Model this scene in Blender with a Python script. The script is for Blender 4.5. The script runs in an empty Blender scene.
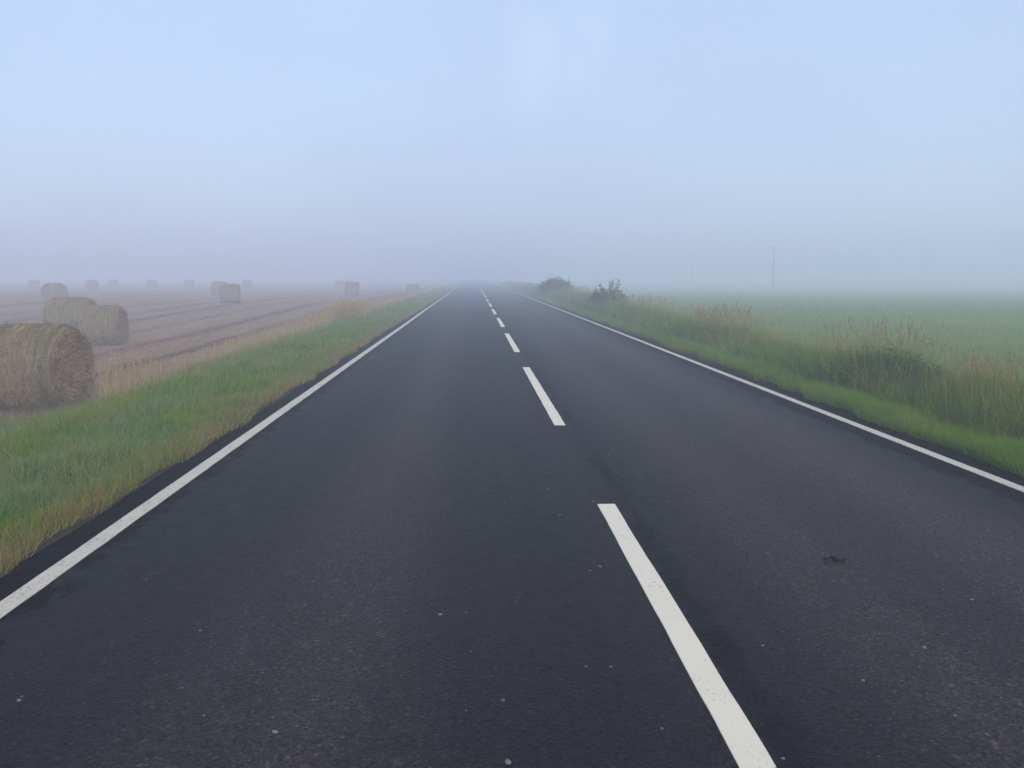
import bpy, math, random
import numpy as np

R = math.radians
rng = np.random.default_rng(11)
random.seed(11)
sc = bpy.context.scene
COL = sc.collection

# ------------------------------------------------------------------ camera
F, CX, CY, H = 925.0, 512.0, 384.0, 1.5
YAW, PITCH = R(2.383), R(6.66)
cd = bpy.data.cameras.new("camera")
cd.sensor_width = 36.0
cd.lens = F / 1024 * 36
cd.clip_start, cd.clip_end = 0.05, 3000
cam = bpy.data.objects.new("camera", cd)
cam.location = (0, 0, H)
cam.rotation_euler = (math.pi / 2 - PITCH, 0, -YAW)
COL.objects.link(cam)
sc.camera = cam


def ray(px, py):
    """world direction through a pixel of the survey of the place"""
    x, y, z = (px - CX) / F, (CY - py) / F, 1.0
    y, z = y * math.cos(PITCH) - z * math.sin(PITCH), y * math.sin(PITCH) + z * math.cos(PITCH)
    return (x * math.cos(YAW) + z * math.sin(YAW), z * math.cos(YAW) - x * math.sin(YAW), y)


def road_at(px, py, z=0.0):
    d = ray(px, py)
    t = (z - H) / d[2]
    return d[0] * t, d[1] * t


def out_at(px, dist):
    """x, y at a forward distance in the column of a pixel"""
    d = ray(px, 284)
    return d[0] / d[1] * dist, dist


# ------------------------------------------------------------------ tools
def tag(o, label=None, cat=None, group=None, kind=None):
    if label: o["label"] = label
    if cat: o["category"] = cat
    if group: o["group"] = group
    if kind: o["kind"] = kind
    return o


def empty(name, loc, rz=0.0):
    o = bpy.data.objects.new(name, None)
    o.empty_display_size = 0.2
    o.location = loc
    o.rotation_euler = (0, 0, rz)
    COL.objects.link(o)
    return o


def link(name, me, parent=None):
    o = bpy.data.objects.new(name, me)
    COL.objects.link(o)
    if parent is not None:
        o.parent = parent
    return o


def copy_thing(o):
    c = o.copy()
    COL.objects.link(c)
    for ch in o.children:
        d = ch.copy()
        d.parent = c
        COL.objects.link(d)
        for g in ch.children:
            e = g.copy()
            e.parent = d
            COL.objects.link(e)
    return c


_TAB = rng.random((64, 256, 256)).astype(np.float32)


def vnoise(x, y, seed=0):
    x = np.asarray(x, float); y = np.asarray(y, float)
    xi = np.floor(x).astype(int); yi = np.floor(y).astype(int)
    fx = x - xi; fy = y - yi
    fx = fx * fx * (3 - 2 * fx); fy = fy * fy * (3 - 2 * fy)
    T = _TAB[seed]
    a = T[xi & 255, yi & 255]; b = T[(xi + 1) & 255, yi & 255]
    c = T[xi & 255, (yi + 1) & 255]; d = T[(xi + 1) & 255, (yi + 1) & 255]
    return (a * (1 - fx) + b * fx) * (1 - fy) + (c * (1 - fx) + d * fx) * fy


def sstep(a, b, x):
    t = np.clip((np.asarray(x, float) - a) / (b - a), 0, 1)
    return t * t * (3 - 2 * t)


def mesh_arrays(name, verts, faces_q=None, faces_t=None, mats=(), col=None, matidx=None, smooth=False):
    me = bpy.data.meshes.new(name)
    verts = np.ascontiguousarray(verts, np.float32)
    me.vertices.add(len(verts))
    me.vertices.foreach_set("co", verts.ravel())
    loops, starts = [], []
    n = 0
    for fs, k in ((faces_q, 4), (faces_t, 3)):
        if fs is not None and len(fs):
            fs = np.ascontiguousarray(fs, np.int32)
            loops.append(fs.ravel())
            starts.append(n + np.arange(len(fs), dtype=np.int32) * k)
            n += len(fs) * k
    loops = np.concatenate(loops); starts = np.concatenate(starts)
    me.loops.add(len(loops)); me.loops.foreach_set("vertex_index", loops)
    me.polygons.add(len(starts)); me.polygons.foreach_set("loop_start", starts)
    if matidx is not None:
        me.polygons.foreach_set("material_index", np.ascontiguousarray(matidx, np.int32))
    me.polygons.foreach_set("use_smooth", np.full(len(starts), smooth))
    me.update(calc_edges=True)
    if col is not None:
        ca = me.color_attributes.new("tint", "FLOAT_COLOR", "POINT")
        c4 = np.ones((len(verts), 4), np.float32)
        c4[:, :3] = col
        ca.data.foreach_set("color", c4.ravel())
    for m in mats:
        me.materials.append(m)
    return me


def norm(v):
    return v / np.maximum(np.linalg.norm(v, axis=-1, keepdims=True), 1e-9)


class Strips:
    """many thin tapering leaves / straws; each one a bent ribbon"""
    def __init__(self):
        self.V, self.Q, self.T, self.C, self.n = [], [], [], [], 0

    def add(self, base, direc, length, width, bend, col, segs=2, tip=0.0, col_tip=None):
        N = len(base)
        base = np.asarray(base, float); direc = norm(np.asarray(direc, float))
        length = np.broadcast_to(np.asarray(length, float), (N,))[:, None]
        width = np.broadcast_to(np.asarray(width, float), (N,))[:, None]
        bend = np.asarray(bend, float)
        col = np.broadcast_to(np.asarray(col, float), (N, 3))
        col_tip = col if col_tip is None else np.broadcast_to(np.asarray(col_tip, float), (N, 3))
        side = norm(np.cross(direc, rng.normal(size=(N, 3))))
        rows, cols = [], []
        for k in range(segs + 1):
            t = k / segs
            p = base + direc * length * t + bend * length * t * t
            w = width * 0.5 * (1 - (1 - tip) * t ** 1.5)
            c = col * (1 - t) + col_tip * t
            if k == segs and tip == 0.0:
                rows.append(p[:, None]); cols.append(c[:, None])
            else:
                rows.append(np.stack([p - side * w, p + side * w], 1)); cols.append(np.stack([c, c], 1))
        v = np.concatenate(rows, 1); c = np.concatenate(cols, 1)
        m = v.shape[1]
        off = (self.n + np.arange(N) * m)[:, None]
        for k in range(segs):
            a = off + 2 * k
            if k == segs - 1 and tip == 0.0:
                self.T.append(np.concatenate([a, a + 1, a + 2], 1))
            else:
                self.Q.append(np.concatenate([a, a + 1, a + 3, a + 2], 1))
        self.V.append(v.reshape(-1, 3)); self.C.append(c.reshape(-1, 3)); self.n += N * m
        return base + direc * length + bend * length      # the tips

    def mesh(self, name, mat):
        return mesh_arrays(name, np.concatenate(self.V), np.concatenate(self.Q) if self.Q else None,
                           np.concatenate(self.T) if self.T else None, [mat], np.concatenate(self.C))


# ------------------------------------------------------------------ materials
class NT:
    def __init__(self, name):
        self.m = bpy.data.materials.new(name)
        self.m.use_nodes = True
        self.t = self.m.node_tree
        self.t.nodes.clear()
        self.out = self.t.nodes.new("ShaderNodeOutputMaterial")

    def n(self, typ, **kw):
        nd = self.t.nodes.new(typ)
        for k, v in kw.items():
            setattr(nd, k, v)
        return nd

    def l(self, a, b):
        self.t.links.new(a, b)

    def val(self, sock, v):
        if hasattr(v, "default_value") or isinstance(v, bpy.types.NodeSocket):
            self.l(v, sock)
        else:
            sock.default_value = v

    def noise(self, vec, scale, detail=4, rough=0.55, dist=0.0):
        nd = self.n("ShaderNodeTexNoise")
        self.l(vec, nd.inputs["Vector"])
        nd.inputs["Scale"].default_value = scale
        nd.inputs["Detail"].default_value = detail
        nd.inputs["Roughness"].default_value = rough
        nd.inputs["Distortion"].default_value = dist
        return nd.outputs["Fac"]

    def scaled(self, vec, s, loc=(0, 0, 0)):
        mp = self.n("ShaderNodeMapping")
        self.l(vec, mp.inputs["Vector"])
        mp.inputs["Scale"].default_value = s
        mp.inputs["Location"].default_value = loc
        return mp.outputs["Vector"]

    def ramp(self, fac, stops):
        nd = self.n("ShaderNodeValToRGB")
        el = nd.color_ramp.elements
        while len(el) < len(stops):
            el.new(0.5)
        for e, (p, c) in zip(el, stops):
            e.position = p
            e.color = (*c, 1) if hasattr(c, "__len__") else (c, c, c, 1)
        self.l(fac, nd.inputs["Fac"])
        return nd.outputs["Color"]

    def math(self, op, a, b=0.0, c=None, clamp=False):
        nd = self.n("ShaderNodeMath", operation=op)
        nd.use_clamp = clamp
        self.val(nd.inputs[0], a)
        self.val(nd.inputs[1], b)
        if c is not None:
            self.val(nd.inputs[2], c)
        return nd.outputs[0]

    def mix(self, fac, a, b, blend="MIX"):
        nd = self.n("ShaderNodeMix", data_type="RGBA", blend_type=blend)
        self.val(nd.inputs["Factor"], fac)
        for s, v in ((nd.inputs[6], a), (nd.inputs[7], b)):
            if isinstance(v, bpy.types.NodeSocket):
                self.l(v, s)
            else:
                s.default_value = (*v, 1)
        return nd.outputs[2]

    def pos(self):
        return self.n("ShaderNodeTexCoord").outputs["Object"]

    def bsdf(self, color, rough=0.8, bump=None, bump_dist=0.01, strength=1.0, spec=0.5):
        b = self.n("ShaderNodeBsdfPrincipled")
        if isinstance(color, bpy.types.NodeSocket):
            self.l(color, b.inputs["Base Color"])
        else:
            b.inputs["Base Color"].default_value = (*color, 1)
        self.val(b.inputs["Roughness"], rough)
        self.val(b.inputs["Specular IOR Level"], spec)
        if bump is not None:
            bp = self.n("ShaderNodeBump")
            bp.inputs["Distance"].default_value = bump_dist
            bp.inputs["Strength"].default_value = strength
            self.l(bump, bp.inputs["Height"])
            self.l(bp.outputs["Normal"], b.inputs["Normal"])
        self.l(b.outputs[0], self.out.inputs["Surface"])
        return b


def blade_mat(name, trans=0.35, rough=0.55, spec=0.35):
    t = NT(name)
    a = t.n("ShaderNodeAttribute", attribute_name="tint")
    b = t.n("ShaderNodeBsdfPrincipled")
    t.l(a.outputs["Color"], b.inputs["Base Color"])
    b.inputs["Roughness"].default_value = rough
    b.inputs["Specular IOR Level"].default_value = spec
    tr = t.n("ShaderNodeBsdfTranslucent")
    t.l(a.outputs["Color"], tr.inputs["Color"])
    mx = t.n("ShaderNodeMixShader")
    mx.inputs[0].default_value = trans
    t.l(b.outputs[0], mx.inputs[1]); t.l(tr.outputs[0], mx.inputs[2])
    t.l(mx.outputs[0], t.out.inputs["Surface"])
    return t.m


M_GRASS = blade_mat("grass blades", .40, .7, .10)
M_DRY = blade_mat("dry stems", 0.30, 0.75, 0.08)
M_LEAF = blade_mat("bush leaves", 0.25, 0.5)
M_STRAW = blade_mat("straw", 0.15, 0.8, 0.06)

# road -------------------------------------------------------------
LINE_L, LINE_C, LINE_R = -2.135, 0.872, 3.877
EDGE_L, EDGE_R = -2.40, 4.16


def road_material():
    t = NT("asphalt")
    p = t.pos()
    sx = t.n("ShaderNodeSeparateXYZ"); t.l(p, sx.inputs[0])
    X = sx.outputs["X"]
    big = t.noise(t.scaled(p, (1, 0.25, 1)), 0.8, 5, 0.6)
    lane = t.noise(t.scaled(p, (1.0, 0.03, 1)), 2.2, 3)
    mid = t.noise(p, 9, 5, 0.65)
    fine = t.noise(p, 95, 3, 0.6)
    vor = t.n("ShaderNodeTexVoronoi"); vor.inputs["Scale"].default_value = 125
    t.l(p, vor.inputs["Vector"])
    # wheel tracks: gently browner and paler bands along the road
    xw = t.math("ADD", X, t.math("MULTIPLY", t.math("SUBTRACT", big, 0.5), 0.55))
    fx = t.math("MULTIPLY_ADD", xw, 1 / 6.6, 2.42 / 6.6)

    def at(x):
        return (x + 2.42) / 6.6
    band = t.ramp(fx, [(at(-2.2), .30), (at(-1.75), .42), (at(-1.2), .50), (at(-.65), .72), (at(-.1), .50), (at(.45), .42),
                       (at(.84), .46), (at(.98), .28), (at(1.15), .48), (at(1.75), .74), (at(2.35), .62), (at(2.95), .86), (at(3.35), .56), (at(3.9), .32)])
    fac = t.math("ADD", t.math("MULTIPLY", band, 0.56), t.math("ADD", t.math("MULTIPLY", lane, 0.18), t.math("MULTIPLY", mid, 0.34)))
    base = t.ramp(fac, [(0.34, (.0030, .0025, .0040)), (0.46, (.0070, .0060, .0080)), (0.57, (.0165, .0138, .0150)), (0.70, (.040, .033, .0315))])
    # the newer darker strips at both edges, with a torn inner boundary
    tear = t.noise(t.scaled(p, (1.0, 0.45, 1)), 6.5, 6, 0.7)
    tearb = t.math("MULTIPLY", t.math("SUBTRACT", tear, 0.5), 0.85)
    ed_l = t.math("MULTIPLY_ADD", t.math("ADD", X, tearb), -14.0, -14.0 * 1.96, clamp=True)
    ed_r = t.math("MULTIPLY_ADD", t.math("ADD", X, t.math("MULTIPLY", tearb, 0.6)), 14.0, -14.0 * 3.56, clamp=True)
    sd_ = t.math("ABSOLUTE", t.math("SUBTRACT", t.math("ADD", X, t.math("MULTIPLY", tearb, 0.35)), 1.0))
    seam = t.math("MULTIPLY", t.math("MULTIPLY_ADD", sd_, -22.0, 1.6, clamp=True),
                  t.ramp(t.noise(t.scaled(p, (.3, 1, 1), (0, 1.7, 0)), 0.55, 4, .7), [(.44, .10), (.60, .8)]))
    dark = t.math("MAXIMUM", t.math("MAXIMUM", ed_l, ed_r), seam)
    c = t.mix(t.math("MULTIPLY", dark, 0.85), base, (.0022, .0021, .0030))
    # stone chips in the binder
    chip = t.n("ShaderNodeTexVoronoi"); chip.inputs["Scale"].default_value = 78
    t.l(p, chip.inputs["Vector"])
    cs = t.n("ShaderNodeSeparateColor"); t.l(chip.outputs["Color"], cs.inputs[0])
    chipv = t.ramp(cs.outputs[0], [(0, .5), (.5, .95), (.90, 1.3), (.975, 1.9), (1, 3.0)])
    c = t.mix(1.0, c, chipv, "MULTIPLY")
    c = t.mix(1.0, c, t.ramp(fine, [(.28, .25), (.5, 1.0), (.74, 1.9)]), "MULTIPLY")
    # pale scuffs
    sc_ = t.noise(t.scaled(p, (1, 0.35, 1), (7, 3, 0)), 3.4, 7, 0.75)
    c = t.mix(t.math("MULTIPLY", t.ramp(sc_, [(.62, 0.0), (.78, 1.0)]), .35), c, (.14, .135, .135))
    hgt = t.math("ADD", t.math("MULTIPLY", t.math("ADD", vor.outputs["Distance"], chip.outputs["Distance"]), 0.9), t.math("MULTIPLY", fine, 0.6))
    t.bsdf(c, t.ramp(mid, [(.3, .62), (.7, .85)]), hgt, 0.0045, 0.8, t.math("MULTIPLY", t.math("MULTIPLY_ADD", dark, -.12, .17), t.ramp(cs.outputs[1], [(0, .5), (.5, .9), (1, 1.0)])))
    return t.m


def paint_material(name, c0, c1, th):
    t = NT(name)
    p = t.pos()
    a = t.noise(p, 55, 4, 0.7)
    b = t.noise(p, 4, 4, 0.6)
    wear = t.ramp(t.math("ADD", a, t.math("MULTIPLY", t.math("SUBTRACT", b, .5), .22)), [(th, 0.0), (th + .06, 1.0)])
    col = t.mix(t.math("MULTIPLY", b, .5), c0, c1)
    col = t.mix(t.math("MULTIPLY", wear, .75), col, (.10, .10, .105))
    t.bsdf(col, 0.6, a, 0.003, 0.6, 0.35)
    return t.m


# ------------------------------------------------------------------ lie of the land
def ground_z(x, y):
    x = np.asarray(x, float); y = np.asarray(y, float)
    z = np.full(np.broadcast(x, y).shape, -0.012)
    z = np.where((x > -2.2) & (x < 3.95), -0.09, z)
    left = x < -2.4
    zl = 0.0 - 0.10 * sstep(-2.4, -4.2, x) - 0.52 * sstep(-4.2, -6.2, x)
    zl = zl + (0.38 * sstep(26, 64, y) + -0.14 * sstep(70, 140, y) + 0.12 * sstep(20, 36, -x)) * sstep(-5.5, -9, x)
    z = np.where(left, zl, z)
    right = x > 4.15
    zr = 0.0 - 0.10 * sstep(4.3, 5.4, x) - 0.10 * sstep(5.4, 7, x) - 0.10 * sstep(7, 12, x) - 0.85 * sstep(30, 190, np.hypot(x, y)) * sstep(5.5, 20, x)
    z = np.where(right, zr, z)
    off = (np.abs(x - 0.88) > 3.4)
    bump = (vnoise(x * 1.3 + 50, y * 1.3, 3) - .5) * .06 + (vnoise(x * 4 + 9, y * 4, 4) - .5) * .03
    return z + np.where(off, bump * sstep(2.38, 3.0, np.maximum(-x, x - 1.76)), 0)


def axis(lo, hi, centre, d0, grow, dmax):
    a = [centre]
    d = d0
    while a[-1] < hi:
        a.append(a[-1] + d); d = min(d * grow, dmax)
    b = [centre]; d = d0
    while b[-1] > lo:
        b.append(b[-1] - d); d = min(d * grow, dmax)
    return np.array(sorted(set(b[1:] + a)))


def ground_material():
    t = NT("soil, stubble and turf")
    p = t.pos()
    sx = t.n("ShaderNodeSeparateXYZ"); t.l(p, sx.inputs[0])
    X = sx.outputs["X"]
    w = t.noise(t.scaled(p, (1, .6, 1)), 0.55, 4)
    f = t.noise(p, 14, 5, .65)
    g = t.noise(p, 60, 3, .6)
    # stubble: long rows running beside the road
    wob = t.math("ADD", X, t.math("MULTIPLY", t.math("SUBTRACT", t.noise(t.scaled(p, (.5, .12, 1)), .6, 3), .5), .55))
    fx = t.math("MULTIPLY_ADD", wob, 1 / 30.0, 34 / 30.0)
    stops = [(0.0, .65)]
    for xx, ww, dk in ((-31, .30, .45), (-27.5, .9, .2), (-23, .3, .4), (-20.4, .7, .15), (-17.2, .5, .25), (-15.0, .6, .05), (-12.6, .4, .3), (-10.1, .5, .08), (-8.1, .5, .0)):
        stops += [((xx - ww + 34) / 30, .68), ((xx + 34) / 30, dk), ((xx + ww + 34) / 30, .68)]
    stripes = t.ramp(fx, stops)
    fine = t.noise(t.scaled(p, (1.0, .02, 1)), 2.6, 4, .7)
    k = t.math("ADD", t.math("MULTIPLY", stripes, .62), t.math("MULTIPLY", fine, .42))
    stub = t.ramp(k, [(.18, (.055, .029, .016)), (.42, (.155, .090, .050)), (.62, (.275, .172, .095)), (.8, (.38, .25, .135))])
    stub = t.mix(1.0, stub, t.ramp(f, [(.25, .55), (.5, 1.0), (.75, 1.4)]), "MULTIPLY")
    turf = t.ramp(t.math("ADD", t.math("MULTIPLY", w, .5), t.math("MULTIPLY", f, .5)), [(.3, (.030, .040, .018)), (.55, (.050, .066, .026)), (.75, (.085, .080, .038))])
    st = t.noise(t.scaled(p, (.18, 1.0, 1)), .35, 5, .6)
    crop = t.ramp(t.math("ADD", t.math("MULTIPLY", st, .65), t.math("MULTIPLY", f, .35)), [(.3, (.115, .180, .034)), (.5, (.165, .240, .045)), (.72, (.215, .290, .058))])
    wx = t.math("ADD", X, t.math("MULTIPLY", t.math("SUBTRACT", w, .5), 1.2))
    c = t.mix(t.math("LESS_THAN", wx, -5.5), turf, stub)
    c = t.mix(t.math("GREATER_THAN", wx, 6.9), c, crop)
    # gravelly dirt right beside the asphalt
    ed = t.math("MULTIPLY", t.math("LESS_THAN", t.math("ABSOLUTE", t.math("SUBTRACT", X, .88)), 3.45), t.math("GREATER_THAN", g, .35))
    c = t.mix(t.math("MULTIPLY", ed, .8), c, (.045, .038, .030))
    t.bsdf(c, .9, t.math("ADD", f, t.math("MULTIPLY", g, .4)), 0.04, .7, .05)
    return t.m


def build_ground():
    xs = np.unique(np.concatenate([axis(-640, 640, 0.0, .5, 1.04, 40), np.arange(-14, -2, .2), np.arange(3.9, 12, .2), [-2.42, -2.2, -2.38, 4.14, 3.95, 4.2]]))
    ys = axis(-120, 800, 8.0, .3, 1.025, 30)
    gx, gy = np.meshgrid(xs, ys)
    gz = ground_z(gx, gy)
    v = np.stack([gx, gy, gz], -1).reshape(-1, 3)
    nx, ny = len(xs), len(ys)
    i = (np.arange(ny - 1)[:, None] * nx + np.arange(nx - 1)[None]).ravel()
    q = np.stack([i, i + 1, i + nx + 1, i + nx], 1)
    o = link("ground", mesh_arrays("ground", v, q, None, [ground_material()], smooth=True))
    tag(o, kind="structure")


def build_road():
    ys = np.unique(np.concatenate([np.arange(-40, 60, .12), np.arange(60, 200, .6), np.arange(200, 780, 8)]))
    wl = (vnoise(ys * 2.2, ys * 0, 1) - .5) * .04 + (vnoise(ys * .35, ys * 0, 2) - .5) * .10
    wr = (vnoise(ys * 2.2, ys * 0, 5) - .5) * .04 + (vnoise(ys * .35, ys * 0, 6) - .5) * .08
    inner = np.array([-2.25, -1.4, -.5, .3, .87, 1.5, 2.3, 3.1, 3.98])
    rows = []
    for k in range(len(inner) + 4):
        if k == 0: x, z = EDGE_L + wl - .03, np.full(len(ys), -.10)
        elif k == 1: x, z = EDGE_L + wl, np.full(len(ys), -.004)
        elif k == len(inner) + 2: x, z = EDGE_R + wr, np.full(len(ys), -.004)
        elif k == len(inner) + 3: x, z = EDGE_R + wr + .03, np.full(len(ys), -.10)
        else: x, z = np.full(len(ys), inner[k - 2]), np.zeros(len(ys))
        rows.append(np.stack([x, ys, z], 1))
    v = np.stack(rows, 1)
    n = v.shape[1]
    i = (np.arange(len(ys) - 1)[:, None] * n + np.arange(n - 1)[None]).ravel()
    q = np.stack([i, i + 1, i + n + 1, i + n], 1)
    tag(link("road", mesh_arrays("road", v.reshape(-1, 3), q, None, [road_material()], smooth=False)), kind="structure")


def strip_mark(name, x0, w, y0, y1, mat, seed):
    ys = np.arange(y0, y1 + .001, .1) if y1 - y0 < 20 else np.unique(np.concatenate([np.arange(y0, 60, .12), np.arange(60, y1, 1.0)]))
    jl = (vnoise(ys * 5, ys * 0 + seed, 7) - .5) * .005
    jr = (vnoise(ys * 5, ys * 0 + seed + 40, 7) - .5) * .005
    z = np.full(len(ys), .004)
    sway = (vnoise(ys * .07, ys * 0 + seed, 8) - .5) * .016
    v = np.stack([np.stack([x0 - w / 2 + jl + sway, ys, z - .008], 1), np.stack([x0 - w / 2 + jl + sway + .001, ys, z], 1),
                  np.stack([x0 + w / 2 + jr + sway - .001, ys, z], 1), np.stack([x0 + w / 2 + jr + sway, ys, z - .008], 1)], 1)
    n = 4
    i = (np.arange(len(ys) - 1)[:, None] * n + np.arange(n - 1)[None]).ravel()
    q = np.stack([i, i + 1, i + n + 1, i + n], 1)
    return tag(link(name, mesh_arrays(name, v.reshape(-1, 3), q, None, [mat])), kind="structure")


# ------------------------------------------------------------------ grass
def sample_y(n, y0, y1, power):
    """distances with a density falling as y**-power"""
    g = np.linspace(y0, y1, 4000)
    c = np.cumsum(g ** -power); c = (c - c[0]) / (c[-1] - c[0])
    return np.interp(rng.random(n), c, g)


def lod(y, k=.8, ref=9.0):
    return np.maximum(1.0, y / ref) ** k


def jitter(c, n, s=.25):
    c = np.broadcast_to(np.asarray(c, float), (n, 3)).copy()
    c *= (1 + (rng.random((n, 1)) - .5) * 2 * s)
    c *= 1 + (rng.random((n, 3)) - .5) * .2 * s
    return np.clip(c, .004, .9)


def mixc(a, b, f):
    f = np.asarray(f)[:, None]
    return np.asarray(a) * (1 - f) + np.asarray(b) * f


def lean_dir(n, s, bias=(0, 0)):
    a = rng.random(n) * 2 * math.pi
    r = np.abs(rng.normal(size=n)) * s
    return np.stack([np.cos(a) * r + bias[0], np.sin(a) * r + bias[1], np.ones(n)], 1)


def bend_of(n, s, drop=.3):
    a = rng.random(n) * 2 * math.pi
    r = rng.random(n) * s
    return np.stack([np.cos(a) * r, np.sin(a) * r, -r * drop], 1)


GREEN = np.array((.105, .195, .020)); FRESH = np.array((.135, .270, .016)); OLIVE = np.array((.25, .25, .038))
YELLOW = np.array((.46, .33, .10)); TAN = np.array((.42, .31, .145)); BROWN = np.array((.20, .135, .055))
DEW = np.array((.19, .24, .17)); DARKG = np.array((.044, .088, .018)); RUST = np.array((.30, .205, .105))


def verge_left():
    S = Strips()
    n = 390000
    y = sample_y(n, 2.2, 170, 1.35)
    x = rng.uniform(-8.0, -2.34, n)
    edge = EDGE_L + (vnoise(y * 1.7, y * 0, 9) - .5) * .16
    keep = (x < edge + .03) & (x > -5.45 - 2.4 * sstep(16, 12, y) + (vnoise(y * .8, x, 51) - .5) * .5)
    x, y = x[keep], y[keep]; n = len(x)
    cl = vnoise(x * 3.2, y * 3.2, 10); big = vnoise(x * .9, y * .5, 11); dewn = vnoise(x * 1.1 + 30, y * .8, 12)
    fr = sstep(-2.95, -2.45, x + (big - .5) * .5)             # dry fringe at the asphalt
    outer = sstep(-4.5, -5.4, x + (big - .5) * .8) * (.10 + .90 * sstep(12.5, 17, y))
    h = (.045 + .085 * cl + .045 * rng.random(n)) * (1 + .15 * fr) + outer * (.10 + .12 * rng.random(n))
    c = mixc(GREEN, FRESH * .95, big)
    c = mixc(c, OLIVE, np.clip(vnoise(x * 2, y * 1.2, 13) * 1.3 - .35, 0, 1) * .8)
    c = mixc(c, DEW, np.clip((dewn - .64) * 2.6, 0, .55) * (1 - fr) * rng.random(n))
    dry = np.clip(fr * (.35 + .7 * vnoise(x * 2, y * 1.5, 14)) + outer * .45, 0, 1) > rng.random(n)
    c = np.where(dry[:, None], mixc(BROWN * 1.15, TAN * .8, rng.random(n) * .8), c)
    dead = rng.random(n) < .06
    c = np.where(dead[:, None], TAN * .8, c)
    c = jitter(c, n, .3)
    z = ground_z(x, y) - .01
    k = lod(y)
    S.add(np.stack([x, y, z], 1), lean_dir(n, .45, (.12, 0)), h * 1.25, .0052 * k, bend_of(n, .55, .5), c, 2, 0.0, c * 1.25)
    # stiff stalks and broad weeds here and there
    m = 9000
    y2 = sample_y(m, 3, 120, 1.2); x2 = -5.7 + rng.random(m) * 2.9
    kp = vnoise(x2 * 1.5, y2 * 1.5, 15) > .55
    x2, y2 = x2[kp], y2[kp]; m = len(x2)
    c2 = jitter(mixc(OLIVE, DARKG * 1.3, rng.random(m)), m, .3)
    S.add(np.stack([x2, y2, ground_z(x2, y2)], 1), lean_dir(m, .6), rng.uniform(.12, .30, m), .011 * lod(y2), bend_of(m, .7, .8), c2, 3)
    tag(link("verge_grass", S.mesh("verge_grass", M_GRASS)), "short dewy green verge grass with a dry brown fringe along the left edge of the road", "grass", kind="stuff")


def heads(S, tips, updir, n_each, L, w, ln, col):
    """a loose panicle of spikelets round the top of each stem"""
    N = len(tips)
    t = rng.random((N, n_each))
    base = tips[:, None] - updir[:, None] * (t[..., None] * np.asarray(L).reshape(-1, 1, 1))
    a = rng.random((N, n_each)) * 2 * math.pi
    d = np.stack([np.cos(a) * .55, np.sin(a) * .55, np.ones_like(a)], -1)
    c = np.repeat(col[:, None], n_each, 1)
    W = np.repeat(np.broadcast_to(np.asarray(w, float), (N,))[:, None], n_each, 1)
    Ln = np.repeat(np.broadcast_to(np.asarray(ln, float), (N,))[:, None], n_each, 1)
    S.add(base.reshape(-1, 3), d.reshape(-1, 3), Ln.ravel() * rng.uniform(.7, 1.3, N * n_each), W.ravel(), np.zeros((N * n_each, 3)),
          jitter(c.reshape(-1, 3), N * n_each, .2), 2, 0.0)


def stems(S, x, y, h, col, hcol, w=.0042, lean=.14, nh=7, bias=(0, 0), headlen=.16):
    n = len(x)
    k = lod(y, .75)
    d = norm(lean_dir(n, lean, bias)); b = bend_of(n, .22, .3)
    base = np.stack([x, y, ground_z(x, y) - .01], 1)
    tips = S.add(base, d, h, w * k, b, col, 3, .45, col)
    if nh:
        up = norm(d + 2 * b)
        heads(S, tips, up, nh, headlen * np.clip(h / .7, .6, 1.3), .0060 * k, .030 * np.sqrt(k), hcol)


def outer_left():
    """straw coloured tall stems between the verge and the stubble"""
    S = Strips()
    n = 15000
    y = sample_y(n, 4, 150, 1.0)
    x = -5.25 + rng.normal(size=n) * .42 - .2
    dens = vnoise(x * .6 + 4, y * .28, 16) * .8 + .25 * vnoise(y * 1.1, y * 0, 17)
    spot = np.zeros(n)
    for yc, s, a in ((11.5, 1.5, .5), (13.8, .9, .7), (22, 2.5, .5), (31, 5, .9), (36, 3, 1.0), (50, 12, .9), (80, 20, .8)):
        spot += a * np.exp(-((y - yc) / s) ** 2)
    kp = rng.random(n) < np.clip((dens - .58) * 1.2 + spot * .9, .03, 1) * sstep(11, 12.4, y)
    x, y, spot = x[kp], y[kp], spot[kp]; n = len(x)
    x = x - .55 * sstep(15, 11, y)
    kp = (y > 16) | (x / y > -.40)
    x, y, spot = x[kp], y[kp], spot[kp]; n = len(x)
    h = rng.uniform(.34, .70, n) * (.75 + .35 * np.clip(spot, 0, 1)) * (1 + .55 * np.exp(-((y - 13.4) / 1.3) ** 2) * rng.random(n))
    c = jitter(mixc(TAN, YELLOW, rng.random(n) * np.clip(.3 + sstep(22, 34, y) * .9, 0, 1)) * 1.15, n, .25)
    stems(S, x, y, h, c, mixc(TAN * 1.1, RUST * 1.3, rng.random(n) * .6), .0038, .16, 7)
    # their dry leaves
    m = 26000
    y2 = sample_y(m, 4, 150, 1.1); x2 = -5.35 + rng.normal(size=m) * .40
    c2 = jitter(mixc(mixc(OLIVE, TAN, rng.random(m)), YELLOW, sstep(24, 45, y2) * .6 * rng.random(m)), m, .3)
    c2 = mixc(c2, jitter(mixc(GREEN, OLIVE, rng.random(m) * .6), m, .3), sstep(14, 11.5, y2) * .92)
    S.add(np.stack([x2, y2, ground_z(x2, y2)], 1), lean_dir(m, .35), rng.uniform(.12, .32, m) * (.45 + .55 * sstep(9.5, 13, y2)), .0055 * lod(y2), bend_of(m, .7, .6), c2, 3)
    tag(link("dry_grass", S.mesh("dry_grass", M_DRY)), "straw coloured tall dry grass between the left verge and the stubble field", "dry grass", kind="stuff")


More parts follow.
